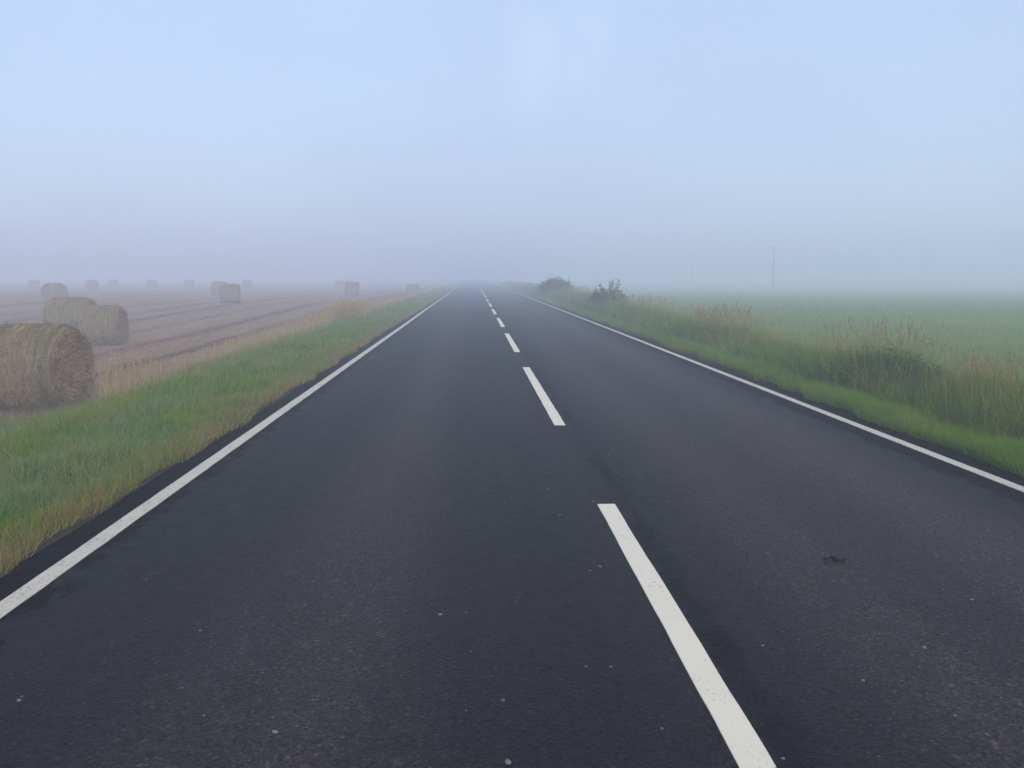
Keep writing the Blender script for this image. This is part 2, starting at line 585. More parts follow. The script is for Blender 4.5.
def verge_right():
    S = Strips()
    n = 230000
    y = sample_y(n, 5.2, 170, 1.35)
    x = rng.uniform(4.08, 5.4, n)
    edge = EDGE_R + (vnoise(y * 1.9, y * 0, 20) - .5) * .20
    kp = x > edge
    x, y = x[kp], y[kp]; n = len(x)
    cl = vnoise(x * 3, y * 3, 21); big = vnoise(x * .8, y * .4, 22)
    out = sstep(4.8, 5.2, x)
    h = .07 + .09 * cl + .05 * rng.random(n) + out * .12
    c = mixc(FRESH, GREEN * .9, big * .8)
    c = mixc(c, OLIVE, np.clip(vnoise(x * 2.2, y * 1.4, 23) * 1.4 - .7, 0, 1))
    gr = (rng.random(n) < .10 * (1 - out) * sstep(4.5, 4.2, x) * 2)
    c = np.where(gr[:, None], BROWN, c)
    c = jitter(c, n, .3)
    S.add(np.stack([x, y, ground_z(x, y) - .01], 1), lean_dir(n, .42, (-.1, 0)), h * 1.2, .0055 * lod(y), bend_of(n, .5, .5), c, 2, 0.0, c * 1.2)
    tag(link("verge_grass", S.mesh("verge_grass", M_GRASS)), "bright fresh green strip of verge grass along the right edge of the road", "grass", kind="stuff")


HY = np.array([5, 8.5, 10.3, 11.4, 12.1, 13.2, 14.2, 16, 18, 20, 21.2, 23, 25, 28, 31, 34, 40, 55, 80, 170.])
HH = np.array([.68, .68, .66, .64, .80, .84, .62, .54, .56, .76, .80, .66, .68, .70, .80, .86, .95, .95, .85, .7])


def tall_right():
    S = Strips()
    n = 85000
    y = sample_y(n, 6.5, 170, 1.15)
    x = 5.60 + rng.normal(size=n) * .36 + .15 * (vnoise(y * .5, y * 0, 24) - .5)
    hy = np.interp(y, HY, HH)
    cl = vnoise(x * 1.6, y * 1.6, 25); c3 = vnoise(x * .8, y * .45, 26)
    h = hy * (.6 + .45 * cl) * rng.uniform(.6, 1.05, n)
    c = mixc(DARKG, np.array((.27, .285, .040)), np.clip(cl * .6 + rng.random(n) * .7 - .25, 0, 1))
    c = mixc(c, GREEN * 1.1, np.clip(c3 * 1.4 - .3, 0, 1) * .8)
    dry = rng.random(n) < .03 + .20 * np.clip(vnoise(x * 2.3, y * 1.2, 27) - .55, 0, 1)
    c = np.where(dry[:, None], mixc(TAN * .8, RUST, rng.random(n) * .6), c)
    c = jitter(c, n, .32)
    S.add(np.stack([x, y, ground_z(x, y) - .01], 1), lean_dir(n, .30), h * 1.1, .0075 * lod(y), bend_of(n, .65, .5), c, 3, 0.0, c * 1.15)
    # seed stems above the leaves
    m = 2600
    y2 = sample_y(m, 6.5, 160, 1.0); x2 = 5.90 + rng.normal(size=m) * .38
    kp = rng.random(m) < np.clip(vnoise(x2 * .9, y2 * .6, 28) * 1.6 - .25, .08, 1)
    x2, y2 = x2[kp], y2[kp]; m = len(x2)
    h2 = np.interp(y2, HY, HH) * rng.uniform(.85, 1.28, m)
    c2 = jitter(mixc(OLIVE * 1.1, TAN * .9, rng.random(m)), m, .25)
    stems(S, x2, y2, h2, c2, mixc(RUST * 1.1, TAN, rng.random(m)), .0045, .13, 9)
    tag(link("tall_grass", S.mesh("tall_grass", M_DRY)), "belt of tall olive grass and reddish seed heads between the right verge and the green field", "tall grass", kind="stuff")


def crop_grass():
    S = Strips()
    n = 230000
    y = sample_y(n, 8, 230, 1.0)
    x = 6.4 + rng.random(n) ** 1.15 * (y * .62 + 2)
    st = vnoise(x * .10, y * .55, 30); b = vnoise(x * .9, y * .9, 31)
    h = .07 + .07 * b + .05 * rng.random(n) + sstep(7.4, 6.4, x) * .10
    c = mixc(np.array((.155, .235, .040)), np.array((.225, .315, .055)), np.clip(st * .7 + b * .3, 0, 1))
    c = jitter(c, n, .22)
    k = lod(y, .95, 12)
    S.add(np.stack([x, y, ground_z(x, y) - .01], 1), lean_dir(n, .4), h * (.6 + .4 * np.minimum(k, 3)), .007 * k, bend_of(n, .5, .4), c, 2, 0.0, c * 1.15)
    m = 500
    y2 = sample_y(m, 9, 60, .8); x2 = 7.0 + rng.random(m) * 5
    c2 = jitter(OLIVE, m, .3)
    stems(S, x2, y2, rng.uniform(.3, .6, m), c2, jitter(RUST, m, .2), .004, .15, 6)
    tag(link("field_grass", S.mesh("field_grass", M_GRASS)), "smooth even green crop of the field to the right, fading into the mist", "crop", kind="stuff")


TRAM = np.array([-8.1, -10.1, -12.6, -15.0, -17.2, -20.4, -23, -27.5, -31])


def stubble():
    S = Strips()
    n = 190000
    y = sample_y(n, 6, 190, 1.15)
    x = -5.4 - rng.random(n) ** 1.2 * (y * .62 + 3)
    kp = x < -5.45 - 2.4 * sstep(16, 12, y) + .25
    x, y = x[kp], y[kp]; n = len(x)
    row = np.round(x / .14) * .14 + rng.normal(size=n) * .02
    x = np.where(y < 45, row, x)
    d = np.min(np.abs(x[:, None] - TRAM[None] - ((vnoise(y * .07, y * 0, 33) - .5) * .5)[:, None]), 1)
    kp = rng.random(n) < .06 + .94 * sstep(.16, .50, d)
    kp &= rng.random(n) < .35 + .75 * vnoise(x * 1.6, y * .08, 32)
    x, y = x[kp], y[kp]; n = len(x)
    b = vnoise(x * 1.1, y * .06, 34)
    c = mixc(np.array((.19, .112, .060)), np.array((.44, .285, .148)), np.clip(b * .7 + rng.random(n) * .45 - .1, 0, 1))
    c = jitter(c, n, .25)
    k = lod(y, .85, 12)
    h = rng.uniform(.05, .14, n)
    S.add(np.stack([x, y, ground_z(x, y) - .01], 1), lean_dir(n, .35), h, .005 * k, bend_of(n, .1), c, 1, .6)
    # loose straw lying about
    m = 60000
    y2 = sample_y(m, 6, 120, 1.3); x2 = -5.5 - rng.random(m) ** 1.2 * (y2 * .62 + 3)
    kp = (x2 < -5.3 - 2.4 * sstep(16, 12, y2)) & (rng.random(m) < np.clip(vnoise(x2 * 1.2, y2 * .1, 35) * 1.8 - .5, .1, 1))
    x2, y2 = x2[kp], y2[kp]; m = len(x2)
    a = rng.random(m) * 6.283
    dd = np.stack([np.cos(a), np.sin(a), rng.normal(size=m) * .12], 1)
    S.add(np.stack([x2, y2, ground_z(x2, y2) + .03 + .03 * rng.random(m)], 1), dd, rng.uniform(.10, .32, m), .0045 * lod(y2, .8, 12), bend_of(m, .2), jitter((.32, .25, .175), m, .3), 1, .7)
    tag(link("stubble", S.mesh("stubble", M_STRAW)), "pinkish brown cut stubble and loose straw of the left field, in rows beside the road", "stubble", kind="stuff")


# ------------------------------------------------------------------ grass clumps that stand out
def clump(name, label, cat, px, dist, rad, hgt, n_leaf, n_stem, leafc, headc, xoff=0.0):
    x0, y0 = out_at(px, dist)
    x0 += xoff
    z0 = float(ground_z(x0, y0))
    root = empty(name, (x0, y0, z0))
    tag(root, label, cat)
    k = float(lod(np.array([dist]), .75)[0])
    A = Strips()
    r = np.sqrt(rng.random(n_leaf)) * rad; a = rng.random(n_leaf) * 6.283
    p = np.stack([np.cos(a) * r, np.sin(a) * r * 1.2, np.full(n_leaf, -.03)], 1)
    lc = jitter(mixc(leafc[0], leafc[1], rng.random(n_leaf)), n_leaf, .35)
    L = hgt * rng.uniform(.35, .92, n_leaf) * (1 - .35 * (r / rad) ** 2)
    d = lean_dir(n_leaf, .25) + np.stack([np.cos(a) * r / rad * .22, np.sin(a) * r / rad * .22, np.zeros(n_leaf)], 1)
    A.add(p, d, L, .009 * k, bend_of(n_leaf, .6, .5), lc, 3, 0.0, lc * 1.15)
    # short side leaves up the stalks make the clump read as full
    q = n_leaf
    i = rng.integers(0, n_leaf, q)
    t = rng.uniform(.25, .85, q)[:, None]
    base = p[i] + norm(d[i]) * L[i][:, None] * t
    aa = rng.random(q) * 6.283
    A.add(base, np.stack([np.cos(aa), np.sin(aa), rng.uniform(-.1, .9, q)], 1), rng.uniform(.05, .12, q), .014 * k, bend_of(q, .5, 1), jitter(lc[i], q, .2), 2)
    link("leaves", A.mesh("leaves", M_GRASS), root)
    B = Strips()
    r = np.sqrt(rng.random(n_stem)) * rad * .9; a = rng.random(n_stem) * 6.283
    p = np.stack([np.cos(a) * r, np.sin(a) * r * 1.2, np.full(n_stem, -.03)], 1)
    d = norm(lean_dir(n_stem, .14)); b = bend_of(n_stem, .2, .3)
    Ls = hgt * rng.uniform(.8, 1.15, n_stem)
    tips = B.add(p, d, Ls, .004 * k, b, jitter(TAN * .8, n_stem, .25), 3, .5)
    heads(B, tips, norm(d + 2 * b), 10, np.full(n_stem, .16), .0065 * k, .030 * math.sqrt(k), jitter(headc, n_stem, .2))
    link("seed_heads", B.mesh("seed_heads", M_DRY), root)
    return root


# ------------------------------------------------------------------ bushes
def tube(path, radii, sides=6):
    P = np.asarray(path, float); n = len(P)
    tang = norm(np.gradient(P, axis=0))
    ref = np.array([.31, .17, .93]) if abs(tang[0][2]) < .9 else np.array([1., 0, 0])
    u = norm(np.cross(tang, ref)); w = np.cross(tang, u)
    a = np.arange(sides) / sides * 2 * math.pi
    v = P[:, None] + np.asarray(radii)[:, None, None] * (np.cos(a)[None, :, None] * u[:, None] + np.sin(a)[None, :, None] * w[:, None])
    q = []
    for i in range(n - 1):
        for j in range(sides):
            q.append((i * sides + j, i * sides + (j + 1) % sides, (i + 1) * sides + (j + 1) % sides, (i + 1) * sides + j))
    v = v.reshape(-1, 3)
    # caps as quads fans (fold the last ring to its centre)
    return v, np.array(q)


def join_tubes(parts):
    V, Q, n = [], [], 0
    for v, q in parts:
        V.append(v); Q.append(q + n); n += len(v)
    return np.concatenate(V), np.concatenate(Q)


def bark_material():
    t = NT("dark twig bark")
    p = t.pos()
    f = t.noise(t.scaled(p, (1, 1, .3)), 30, 4)
    t.bsdf(t.ramp(f, [(.3, (.028, .022, .018)), (.7, (.075, .060, .047))]), .85, f, .01, .6, .2)
    return t.m


def bush(label, px, dist, rad, hgt, n_branch, sprig_h, xoff=0.0, dense=1.0):
    x0, y0 = out_at(px, dist)
    x0 += xoff
    root = empty("bush", (x0, y0, float(ground_z(x0, y0)) - .02))
    tag(root, label, "bush")
    tubes, L = [], Strips()
    for i in range(n_branch):
        a = rng.random() * 6.283
        r = rad * math.sqrt(rng.random())
        up = i < 4
        top = np.array([math.cos(a) * r * (.5 if up else 1), math.sin(a) * r * (.5 if up else 1), (sprig_h * rng.uniform(.84, 1.0)) if up else hgt * rng.uniform(.45, 1.0) * (1 - .3 * (r / rad) ** 2)])
        s = np.array([math.cos(a) * .12, math.sin(a) * .12, 0]) * rng.random()
        mid = s * .5 + top * .5 + np.array([0, 0, .10]) + rng.normal(size=3) * .04
        t = np.linspace(0, 1, 6)[:, None]
        path = (1 - t) ** 2 * s + 2 * t * (1 - t) * mid + t * t * top
        tubes.append(tube(path, np.linspace(.014, .004, 6), 5))
        n = int((70 if up else 150) * dense)
        tt = rng.uniform(.25, 1.0, n)[:, None]
        base = (1 - tt) ** 2 * s + 2 * tt * (1 - tt) * mid + tt * tt * top + rng.normal(size=(n, 3)) * (.035 if up else .10)
        base[:, 2] = np.maximum(base[:, 2], .03)
        d = rng.normal(size=(n, 3)) + np.array([0, 0, .5])
        c = jitter(mixc((.034, .056, .022), (.090, .125, .040), rng.random(n)), n, .35)
        L.add(base, d, rng.uniform(.05, .11, n), rng.uniform(.028, .05, n), bend_of(n, .4, .6), c, 2, .15)
    v, q = join_tubes(tubes)
    link("branches", mesh_arrays("branches", v, q, None, [M_BARK], smooth=True), root)
    link("foliage", L.mesh("foliage", M_LEAF), root)
    return root


def hedge(label, px0, px1, dist, hgt, seed):
    (xa, _), (xb, _) = out_at(px0, dist), out_at(px1, dist)
    root = empty("hedge", ((xa + xb) / 2, dist, float(ground_z((xa + xb) / 2, dist))))
    tag(root, label, "hedge")
    n = 9000
    x = rng.uniform(xa, xb, n)
    top = hgt * (.55 + .6 * vnoise(x * .16, x * 0, seed) + .25 * vnoise(x * .7, x * 0, seed + 1)) * np.minimum(1, np.minimum(x - xa, xb - x) / 3 + .25)
    z = top * rng.random(n) ** .7
    y = rng.normal(size=n) * .8
    L = Strips()
    c = jitter(mixc((.025, .04, .022), (.06, .075, .035), rng.random(n)), n, .3)
    L.add(np.stack([x - (xa + xb) / 2, y, z], 1), rng.normal(size=(n, 3)) + np.array([0, 0, .4]), rng.uniform(.25, .55, n), rng.uniform(.15, .35, n), bend_of(n, .3, .5), c, 2, .15)
    link("foliage", L.mesh("foliage", M_LEAF), root)
    for xx in np.arange(xa + 1, xb - 1, 2.2):
        X = xx - (xa + xb) / 2
        v, q = tube([(X, 0, -.05), (X + .1, .05, hgt * .3), (X - .05 + rng.normal() * .2, .1, hgt * .62)], [.07, .05, .02], 5)
        link("trunk", mesh_arrays("trunk", v, q, None, [M_BARK]), root)


# ------------------------------------------------------------------ bales
def bale_side_material():
    t = NT("rolled hay side")
    p = t.pos()
    rings = t.noise(t.scaled(p, (11, 1.2, 1.2)), 1.0, 3, .6)
    rings2 = t.noise(t.scaled(p, (34, 2.2, 2.2)), 1.0, 4, .6)
    fibre = t.noise(t.scaled(p, (9, 60, 60)), 1.0, 3, .6, .4)
    fib2 = t.noise(p, 70, 4, .7, .8)
    wet = t.noise(t.scaled(p, (1, 1, 1)), 2.2, 4)
    k = t.math("ADD", t.math("MULTIPLY", rings, .55), t.math("MULTIPLY", rings2, .45))
    c = t.ramp(k, [(.30, (.125, .115, .066)), (.44, (.215, .172, .092)), (.56, (.32, .235, .120)), (.70, (.40, .29, .145))])
    c = t.mix(t.ramp(wet, [(.45, 0.0), (.7, .6)]), c, (.145, .125, .085))
    c = t.mix(1.0, c, t.ramp(t.math("ADD", t.math("MULTIPLY", fibre, .5), t.math("MULTIPLY", fib2, .5)), [(.30, .40), (.5, 1.0), (.68, 1.55)]), "MULTIPLY")
    t.bsdf(c, .85, t.math("ADD", t.math("ADD", fibre, fib2), rings2), .025, .9, .06)
    return t.m


def bale_end_material():
    t = NT("rolled hay end")
    p = t.pos()
    sx = t.n("ShaderNodeSeparateXYZ"); t.l(p, sx.inputs[0])
    zc = t.math("SUBTRACT", sx.outputs["Z"], .59)
    r = t.math("SQRT", t.math("ADD", t.math("MULTIPLY", sx.outputs["Y"], sx.outputs["Y"]), t.math("MULTIPLY", zc, zc)))
    warp = t.noise(p, 7, 4, .65)
    w = t.math("SINE", t.math("MULTIPLY", t.math("ADD", r, t.math("MULTIPLY", warp, .16)), 92))
    f = t.noise(p, 55, 5, .75, 1.2)
    k = t.math("ADD", t.math("MULTIPLY_ADD", w, .09, .30), t.math("MULTIPLY", f, .45))
    c = t.ramp(k, [(.30, (.10, .062, .038)), (.48, (.25, .165, .100)), (.62, (.38, .265, .160)), (.8, (.50, .37, .24))])
    t.bsdf(c, .9, t.math("ADD", f, k), .02, .8, .05)
    return t.m


def make_bale(seed, n_straw, res, L=1.13, Rr=.69):
    """parts round a base point: the roll's axis is local X"""
    root = empty("hay_bale", (0, 0, 0))
    nu, nt = res
    u = np.linspace(-1, 1, nu)
    th = np.arange(nt) / nt * 2 * math.pi
    U, T = np.meshgrid(u, th, indexing="ij")
    cz, sy = np.cos(T), np.sin(T)
    sh = 1 - .085 * np.abs(U) ** 9
    nz = (vnoise(U * 14 + seed * 7, cz * 1.3 + sy * .9 + 9, 40) - .5) * .022 + (vnoise(U * 3 + seed, cz * 2 + sy * 1.6 + 5, 41) - .5) * .05 + (vnoise(U * 22, T * 9, 42) - .5) * .014
    r = Rr * sh + nz

    def squash(y, z):
        zz = z * .965 + Rr * .93
        low = np.clip(.13 - zz, 0, None)
        return y * (1 + .035 * np.exp(-(zz / .5) ** 2)), np.where(zz < .13, .13 - low * .45, zz) - .075

    y, z = squash(r * sy, r * cz)
    v = np.stack([U * L / 2, y, z], -1)
    i = np.arange(nu - 1)[:, None] * nt; j = np.arange(nt)[None]; j2 = (j + 1) % nt
    q = np.stack([(i + j), (i + j2), (i + nt + j2), (i + nt + j)], -1).reshape(-1, 4)
    S = link("rolled_side", mesh_arrays("rolled_side", v.reshape(-1, 3), q, None, [M_BSIDE], smooth=True), root)
    # straws poking from the roll
    n = n_straw
    uu = rng.uniform(-.97, .97, n); tt = rng.random(n) * 6.283
    rr = Rr * (1 - .085 * np.abs(uu) ** 9) - .004
    by, bz = squash(rr * np.sin(tt), rr * np.cos(tt))
    base = np.stack([uu * L / 2, by, bz], 1)
    nrm = np.stack([np.zeros(n), np.sin(tt), np.cos(tt)], 1); tan = np.stack([np.zeros(n), np.cos(tt), -np.sin(tt)], 1)
    d = tan * rng.choice([-1, 1], n)[:, None] + nrm * rng.uniform(.02, .40, n)[:, None] + np.stack([rng.normal(size=n) * .45, np.zeros(n), np.zeros(n)], 1)
    band = vnoise(uu * 6 + seed * 3, uu * 0, 43)[:, None]
    c = (.55 + .75 * rng.random((n, 1))) * jitter(np.array((.19, .165, .092)) * (1 - band) + np.array((.46, .335, .175)) * band, n, .35)
    A = Strips()
    A.add(base, d, rng.uniform(.05, .17, n), .0052, bend_of(n, .3), c, 2, .4)
    link("loose_straw", A.mesh("loose_straw", M_STRAW), S)
    for sgn in (-1, 1):
        k = 12
        rad = np.linspace(1, 0, k)
        Rg, Tg = np.meshgrid(rad, th, indexing="ij")
        edge = r[-1 if sgn > 0 else 0]
        yy, zz = squash(Rg * edge[None] * np.sin(Tg), Rg * edge[None] * np.cos(Tg))
        xx = sgn * (L / 2 + (.045 * (1 - Rg ** 4) + (vnoise(Rg * 9 + seed, Tg * 3 + 3 * sgn, 44) - .5) * .05 * (Rg < .99)) - .0)
        vv = np.stack([xx, yy, zz], -1).reshape(-1, 3)
        i = np.arange(k - 1)[:, None] * nt
        qq = np.stack([(i + j), (i + j2), (i + nt + j2), (i + nt + j)], -1).reshape(-1, 4)
        if sgn < 0: qq = qq[:, ::-1]
        E = link("end_face", mesh_arrays("end_face", vv, qq, None, [M_BEND], smooth=True), root)
        E["label"] = "darker brown round end with coiled stalks"
        n = int(n_straw * .6)
        ra = np.sqrt(rng.random(n)) * Rr * .90; ta = rng.random(n) * 6.283
        py, pz = squash(ra * np.sin(ta), ra * np.cos(ta))
        base = np.stack([np.full(n, sgn * (L / 2 + .02)), py, pz], 1)
        tan = np.stack([np.zeros(n), np.cos(ta), -np.sin(ta)], 1)
        d = tan * rng.choice([-1, 1], n)[:, None] + rng.normal(size=(n, 3)) * .6
        d[:, 0] = sgn * (np.abs(d[:, 0]) * .8 + .12)
        B = Strips()
        B.add(base, d, rng.uniform(.05, .14, n), .0055, bend_of(n, .4), jitter(mixc((.12, .072, .040), (.60, .43, .26), rng.random(n) ** 1.4), n, .3), 2, .4)
        link("loose_straw", B.mesh("loose_straw", M_STRAW), E)
    return root


# ------------------------------------------------------------------ utility poles
def make_pole():
    root = empty("utility_pole", (0, 0, 0))
    t = NT("weathered pole wood")
    p = t.pos()
    f = t.noise(t.scaled(p, (8, 8, .6)), 2, 4)
    t.bsdf(t.ramp(f, [(.3, (.055, .045, .036)), (.7, (.13, .11, .09))]), .9, f, .02, .6, .2)
    g = NT("dark glazed ceramic")
    g.bsdf((.08, .045, .03), .25)
    m = NT("galvanised steel"); m.bsdf((.22, .22, .23), .5)
    v, q = tube([(0, 0, -.3), (0, 0, 2), (.02, 0, 5), (.01, 0, 8.15)], [.17, .155, .13, .105], 12)
    link("shaft", mesh_arrays("shaft", v, q, None, [t.m], smooth=True), root)
    v, q = tube([(0, 0, 8.14), (0, 0, 8.20), (0, 0, 8.23)], [.125, .10, .002], 12)
    link("cap", mesh_arrays("cap", v, q, None, [m.m]), root)
    # squared cross arm
    x0, x1, hy, hz, zc, yc = -1.15, .75, .06, .07, 7.95, -.17
    vv = np.array([(x, yc + sy * hy, zc + sz * hz) for x in (x0, x1) for sy in (-1, 1) for sz in (-1, 1)])
    qq = np.array([(0, 1, 3, 2), (4, 6, 7, 5), (0, 4, 5, 1), (2, 3, 7, 6), (0, 2, 6, 4), (1, 5, 7, 3)])
    arm = link("crossarm", mesh_arrays("crossarm", vv, qq, None, [t.m]), root)
    for X in (-1.05, -.35, .65):
        v, q = tube([(X, yc, zc + .07), (X, yc, zc + .14), (X, yc, zc + .15), (X, yc, zc + .20), (X, yc, zc + .21), (X, yc, zc + .28), (X, yc, zc + .30)], [.015, .015, .06, .04, .065, .05, .004], 10)
        link("insulator", mesh_arrays("insulator", v, q, None, [g.m], smooth=True), arm)
    for X in (-.75, .55):
        v, q = tube([(X, yc, zc - .08), (X * .5, yc * .8, zc - .40), (0.01 * (1 if X > 0 else -1), -.11, zc - .72)], [.018, .018, .018], 6)
        link("brace", mesh_arrays("brace", v, q, None, [m.m]), root)
    return root


# ------------------------------------------------------------------ build
build_ground()
build_road()
M_PAINT = paint_material("white road paint", (.80, .74, .58), (.66, .61, .48), .625)
M_OLD = paint_material("worn older road paint", (.62, .57, .46), (.46, .42, .35), .575)
strip_mark("road_marking", LINE_L, .108, -30, 420, M_OLD, 1)
strip_mark("road_marking", LINE_R, .098, -30, 420, M_OLD, 2)
for k in range(14):
    y0 = 9.19 + 9.07 * (k - 1)
    if k == 0:
        strip_mark("road_marking", LINE_C, .115, -.05, 5.98, M_PAINT, 10)
    else:
        strip_mark("road_marking", LINE_C, .115, y0, y0 + 6.03, M_PAINT, 10 + k)

verge_left(); outer_left(); verge_right(); tall_right(); crop_grass(); stubble()
M_BARK = bark_material()

clump("grass_clump", "big dark green clump at right, standing taller than the grass beside it", "grass clump", 888, 12.0, .62, 1.0, 3600, 80, (DARKG, GREEN * .8), RUST)
clump("grass_clump", "clump of tall grass at the right edge of the photo, dark green with brown tops", "grass clump", 1004, 10.3, .55, .72, 1700, 90, (DARKG, GREEN * .8), RUST)
clump("grass_clump", "reddish brown seed head clump standing up halfway along the right grass belt", "grass clump", 722, 21.3, .75, .92, 1500, 120, (GREEN, OLIVE), RUST * 1.2)
clump("grass_clump", "pale yellow dry grass clump at the far end of the left verge, below a bale", "grass clump", 347, 34.5, .7, .75, 700, 200, (YELLOW, OLIVE), YELLOW * 1.15)

bush("dark bush with bare upright sprigs in the right grass belt, nearer of two", 609, 38.5, .80, 1.15, 100, 1.55)
bush("dense rounded bush in the right grass belt, the farther of two dark bushes", 556, 62, 1.15, 1.5, 130, 1.6, 0, 1.4)
hedge("faint low hedge line behind the utility pole at the far edge of the green field", 778, 1024, 285, 1.4, 46)

# hay bales
M_BSIDE, M_BEND = bale_side_material(), bale_end_material()
near = make_bale(1, 9000, (70, 150))
x1, y1 = out_at(92, 14.6)


def put(o, px, dist, rz, label, dz=-.0):
    x, y = out_at(px, dist)
    o.location = (x, y, float(ground_z(x, y)) + dz)
    o.rotation_euler = (0, 0, R(rz))
    tag(o, label, "hay bale", "round hay bales on the stubble field")


put(near, 31, 15.0, -5, "largest nearest round hay bale at the left edge of the photo", .07)
near.scale = (1.05, 1.05, 1.05)
mid = make_bale(2, 5000, (50, 110))
put(mid, 101, 29.2, 4, "round hay bale second nearest, standing in front of another bale at left")
b = copy_thing(mid); put(b, 70, 33.0, 4, "round hay bale partly hidden behind the second nearest bale")
b.scale = (1.18, 1.06, 1.06)
far = make_bale(3, 1400, (26, 56))
far2 = make_bale(4, 1400, (26, 56))
spots = [
    (far, 230, 61, 14, "nearer right bale of the touching looking pair in mid field, left of the road"),
    (far2, 54, 64, 62, "blurred bale seen just above the two neighbouring bales at left"),
    (far, 219, 84, 8, "further left bale of the overlapping pair in mid field, partly hidden"),
    (far2, 352, 84, 5, "lone grey bale above the yellow dry grass of the left verge"),
    (far, 92, 116, 4, "small faint bale on the skyline right of the blurred bale at left"),
    (far2, 34, 126, 10, "small faint bale at far left of the skyline row"),
    (far, 152, 138, -4, "very faint bale on the skyline between the left bales and the mid field pair"),
    (far2, 189, 132, 6, "faint bale on the skyline just left of the mid field pair"),
    (far, 247, 128, 3, "faint bale on the skyline just right of the mid field pair"),
    (far2, 113, 150, -8, "palest bale on the skyline, right of the small faint one"),
    (far, 340, 134, 5, "pale bale peeping out behind the lone grey bale"),
    (far, 413, 98, -6, "bale at the end of the stubble field, beside the far left verge"),
]
used = set()
for o, px, d, rz, lab in spots:
    c = o if o.name not in used else copy_thing(o)
    used.add(o.name)
    put(c, px, d, rz, lab)

# poles
pole = make_pole()
x, y = out_at(773, 176)
pole.location = (x, y, float(ground_z(x, y))); pole.rotation_euler = (0, 0, R(8))
tag(pole, "wooden utility pole with crossarm, the clearer one, far out in the green field", "utility pole", "utility poles in the mist")
p2 = copy_thing(pole)
x, y = out_at(691, 262)
p2.scale = (1.12, 1.12, 1.12)
p2.location = (x, y, float(ground_z(x, y)))
tag(p2, "fainter utility pole almost lost in the mist, left of the clearer one", "utility pole", "utility poles in the mist")

# stone chips and a leaf lying on the asphalt
pm = NT("pale stone chip")
f = pm.noise(pm.pos(), 90, 3)
pm.bsdf(pm.ramp(f, [(.3, (.11, .098, .085)), (.7, (.25, .22, .195))]), .8)


def pebble_mesh(seed):
    n, m = 7, 9
    g = np.linspace(0, math.pi, n); a = np.arange(m) / m * 2 * math.pi
    G, A = np.meshgrid(g, a, indexing="ij")
    r = 1 + (vnoise(G * 1.4 + seed * 9, np.cos(A) * 1.5 + 7 + seed, 50) - .5) * .7
    v = np.stack([np.sin(G) * np.cos(A) * r, np.sin(G) * np.sin(A) * r * .72, np.cos(G) * .42 * r + .3], -1).reshape(-1, 3)
    i = np.arange(n - 1)[:, None] * m; j = np.arange(m)[None]; j2 = (j + 1) % m
    q = np.stack([i + j, i + m + j, i + m + j2, i + j2], -1).reshape(-1, 4)
    return mesh_arrays("pebble", v, q, None, [pm.m], smooth=True)


PM = [pebble_mesh(s) for s in range(4)]
STONES = [(19, 701, 10), (22, 697, 6), (200, 631, 8), (146, 580, 7), (204, 716, 6), (275, 733, 13), (440, 615, 11), (466, 613, 6), (503, 701, 10),
          (508, 763, 14), (586, 667, 7), (611, 667, 6), (662, 729, 7), (600, 567, 10), (590, 571, 7), (518, 598, 5), (516, 602, 5), (466, 711, 5),
          (471, 652, 5), (593, 502, 8), (548, 489, 8), (505, 503, 7), (560, 515, 7), (972, 600, 9), (924, 648, 10), (863, 681, 9), (988, 531, 7),
          (937, 557, 6), (805, 538, 7), (763, 646, 7), (955, 716, 7), (987, 735, 6), (783, 759, 8), (609, 455, 9)]
for px, py, s in STONES:
    x, y = road_at(px, py)
    o = link("pebble", PM[random.randrange(4)])
    s = s * .00085 * (1 + .02 * y)
    o.scale = (s * random.uniform(.8, 1.3), s, s)
    o.location = (x, y, .0005)
    o.rotation_euler = (0, 0, random.random() * 6.28)
    tag(o, "tiny pale stone chip lying loose on the dark asphalt", "pebble", "stone chips scattered on the road")


def dead_leaf():
    t = NT("dead brown leaf")
    f = t.noise(t.pos(), 60, 4)
    t.bsdf(t.ramp(f, [(.3, (.008, .005, .003)), (.7, (.028, .016, .009))]), .6)
    n, m = 14, 7
    V = []
    for side in (0, 1):
        for i in range(n):
            s = i / (n - 1)
            w = .017 * math.sin(math.pi * min(1, s * .97 + .03)) ** .8 * (1 - .3 * s)
            for j in range(m):
                k = (j / (m - 1) - .5) * 2
                x = (s - .5) * .085
                y = k * w + .012 * math.sin(s * 5.2)
                z = .004 + .013 * k * k + .010 * math.sin(s * 6 + k) ** 2 - side * .0012
                V.append((x, y, z))
    V = np.array(V)
    q = []
    N = n * m
    for i in range(n - 1):
        for j in range(m - 1):
            a = i * m + j
            q.append((a, a + m, a + m + 1, a + 1)); q.append((N + a, N + a + 1, N + a + m + 1, N + a + m))
    for i in range(n - 1):
        for j, fl in ((0, 0), (m - 1, 1)):
            a = i * m + j
            q.append((a, N + a, N + a + m, a + m) if not fl else (a, a + m, N + a + m, N + a))
    x, y = road_at(834, 563)
    root = empty("dead_leaf", (x, y, .001), R(-28))
    root.scale = (1.25, 1.35, 1.4)
    tag(root, "small dark curled dead leaf lying alone on the right lane", "leaf")
    link("blade", mesh_arrays("blade", V, np.array(q), None, [t.m], smooth=True), root)
    v, qq = tube([(-.040, .0, .006), (-.052, -.004, .008), (-.066, -.002, .004)], [.0014, .0012, .001], 5)
    link("stalk", mesh_arrays("stalk", v, qq, None, [t.m]), root)


dead_leaf()

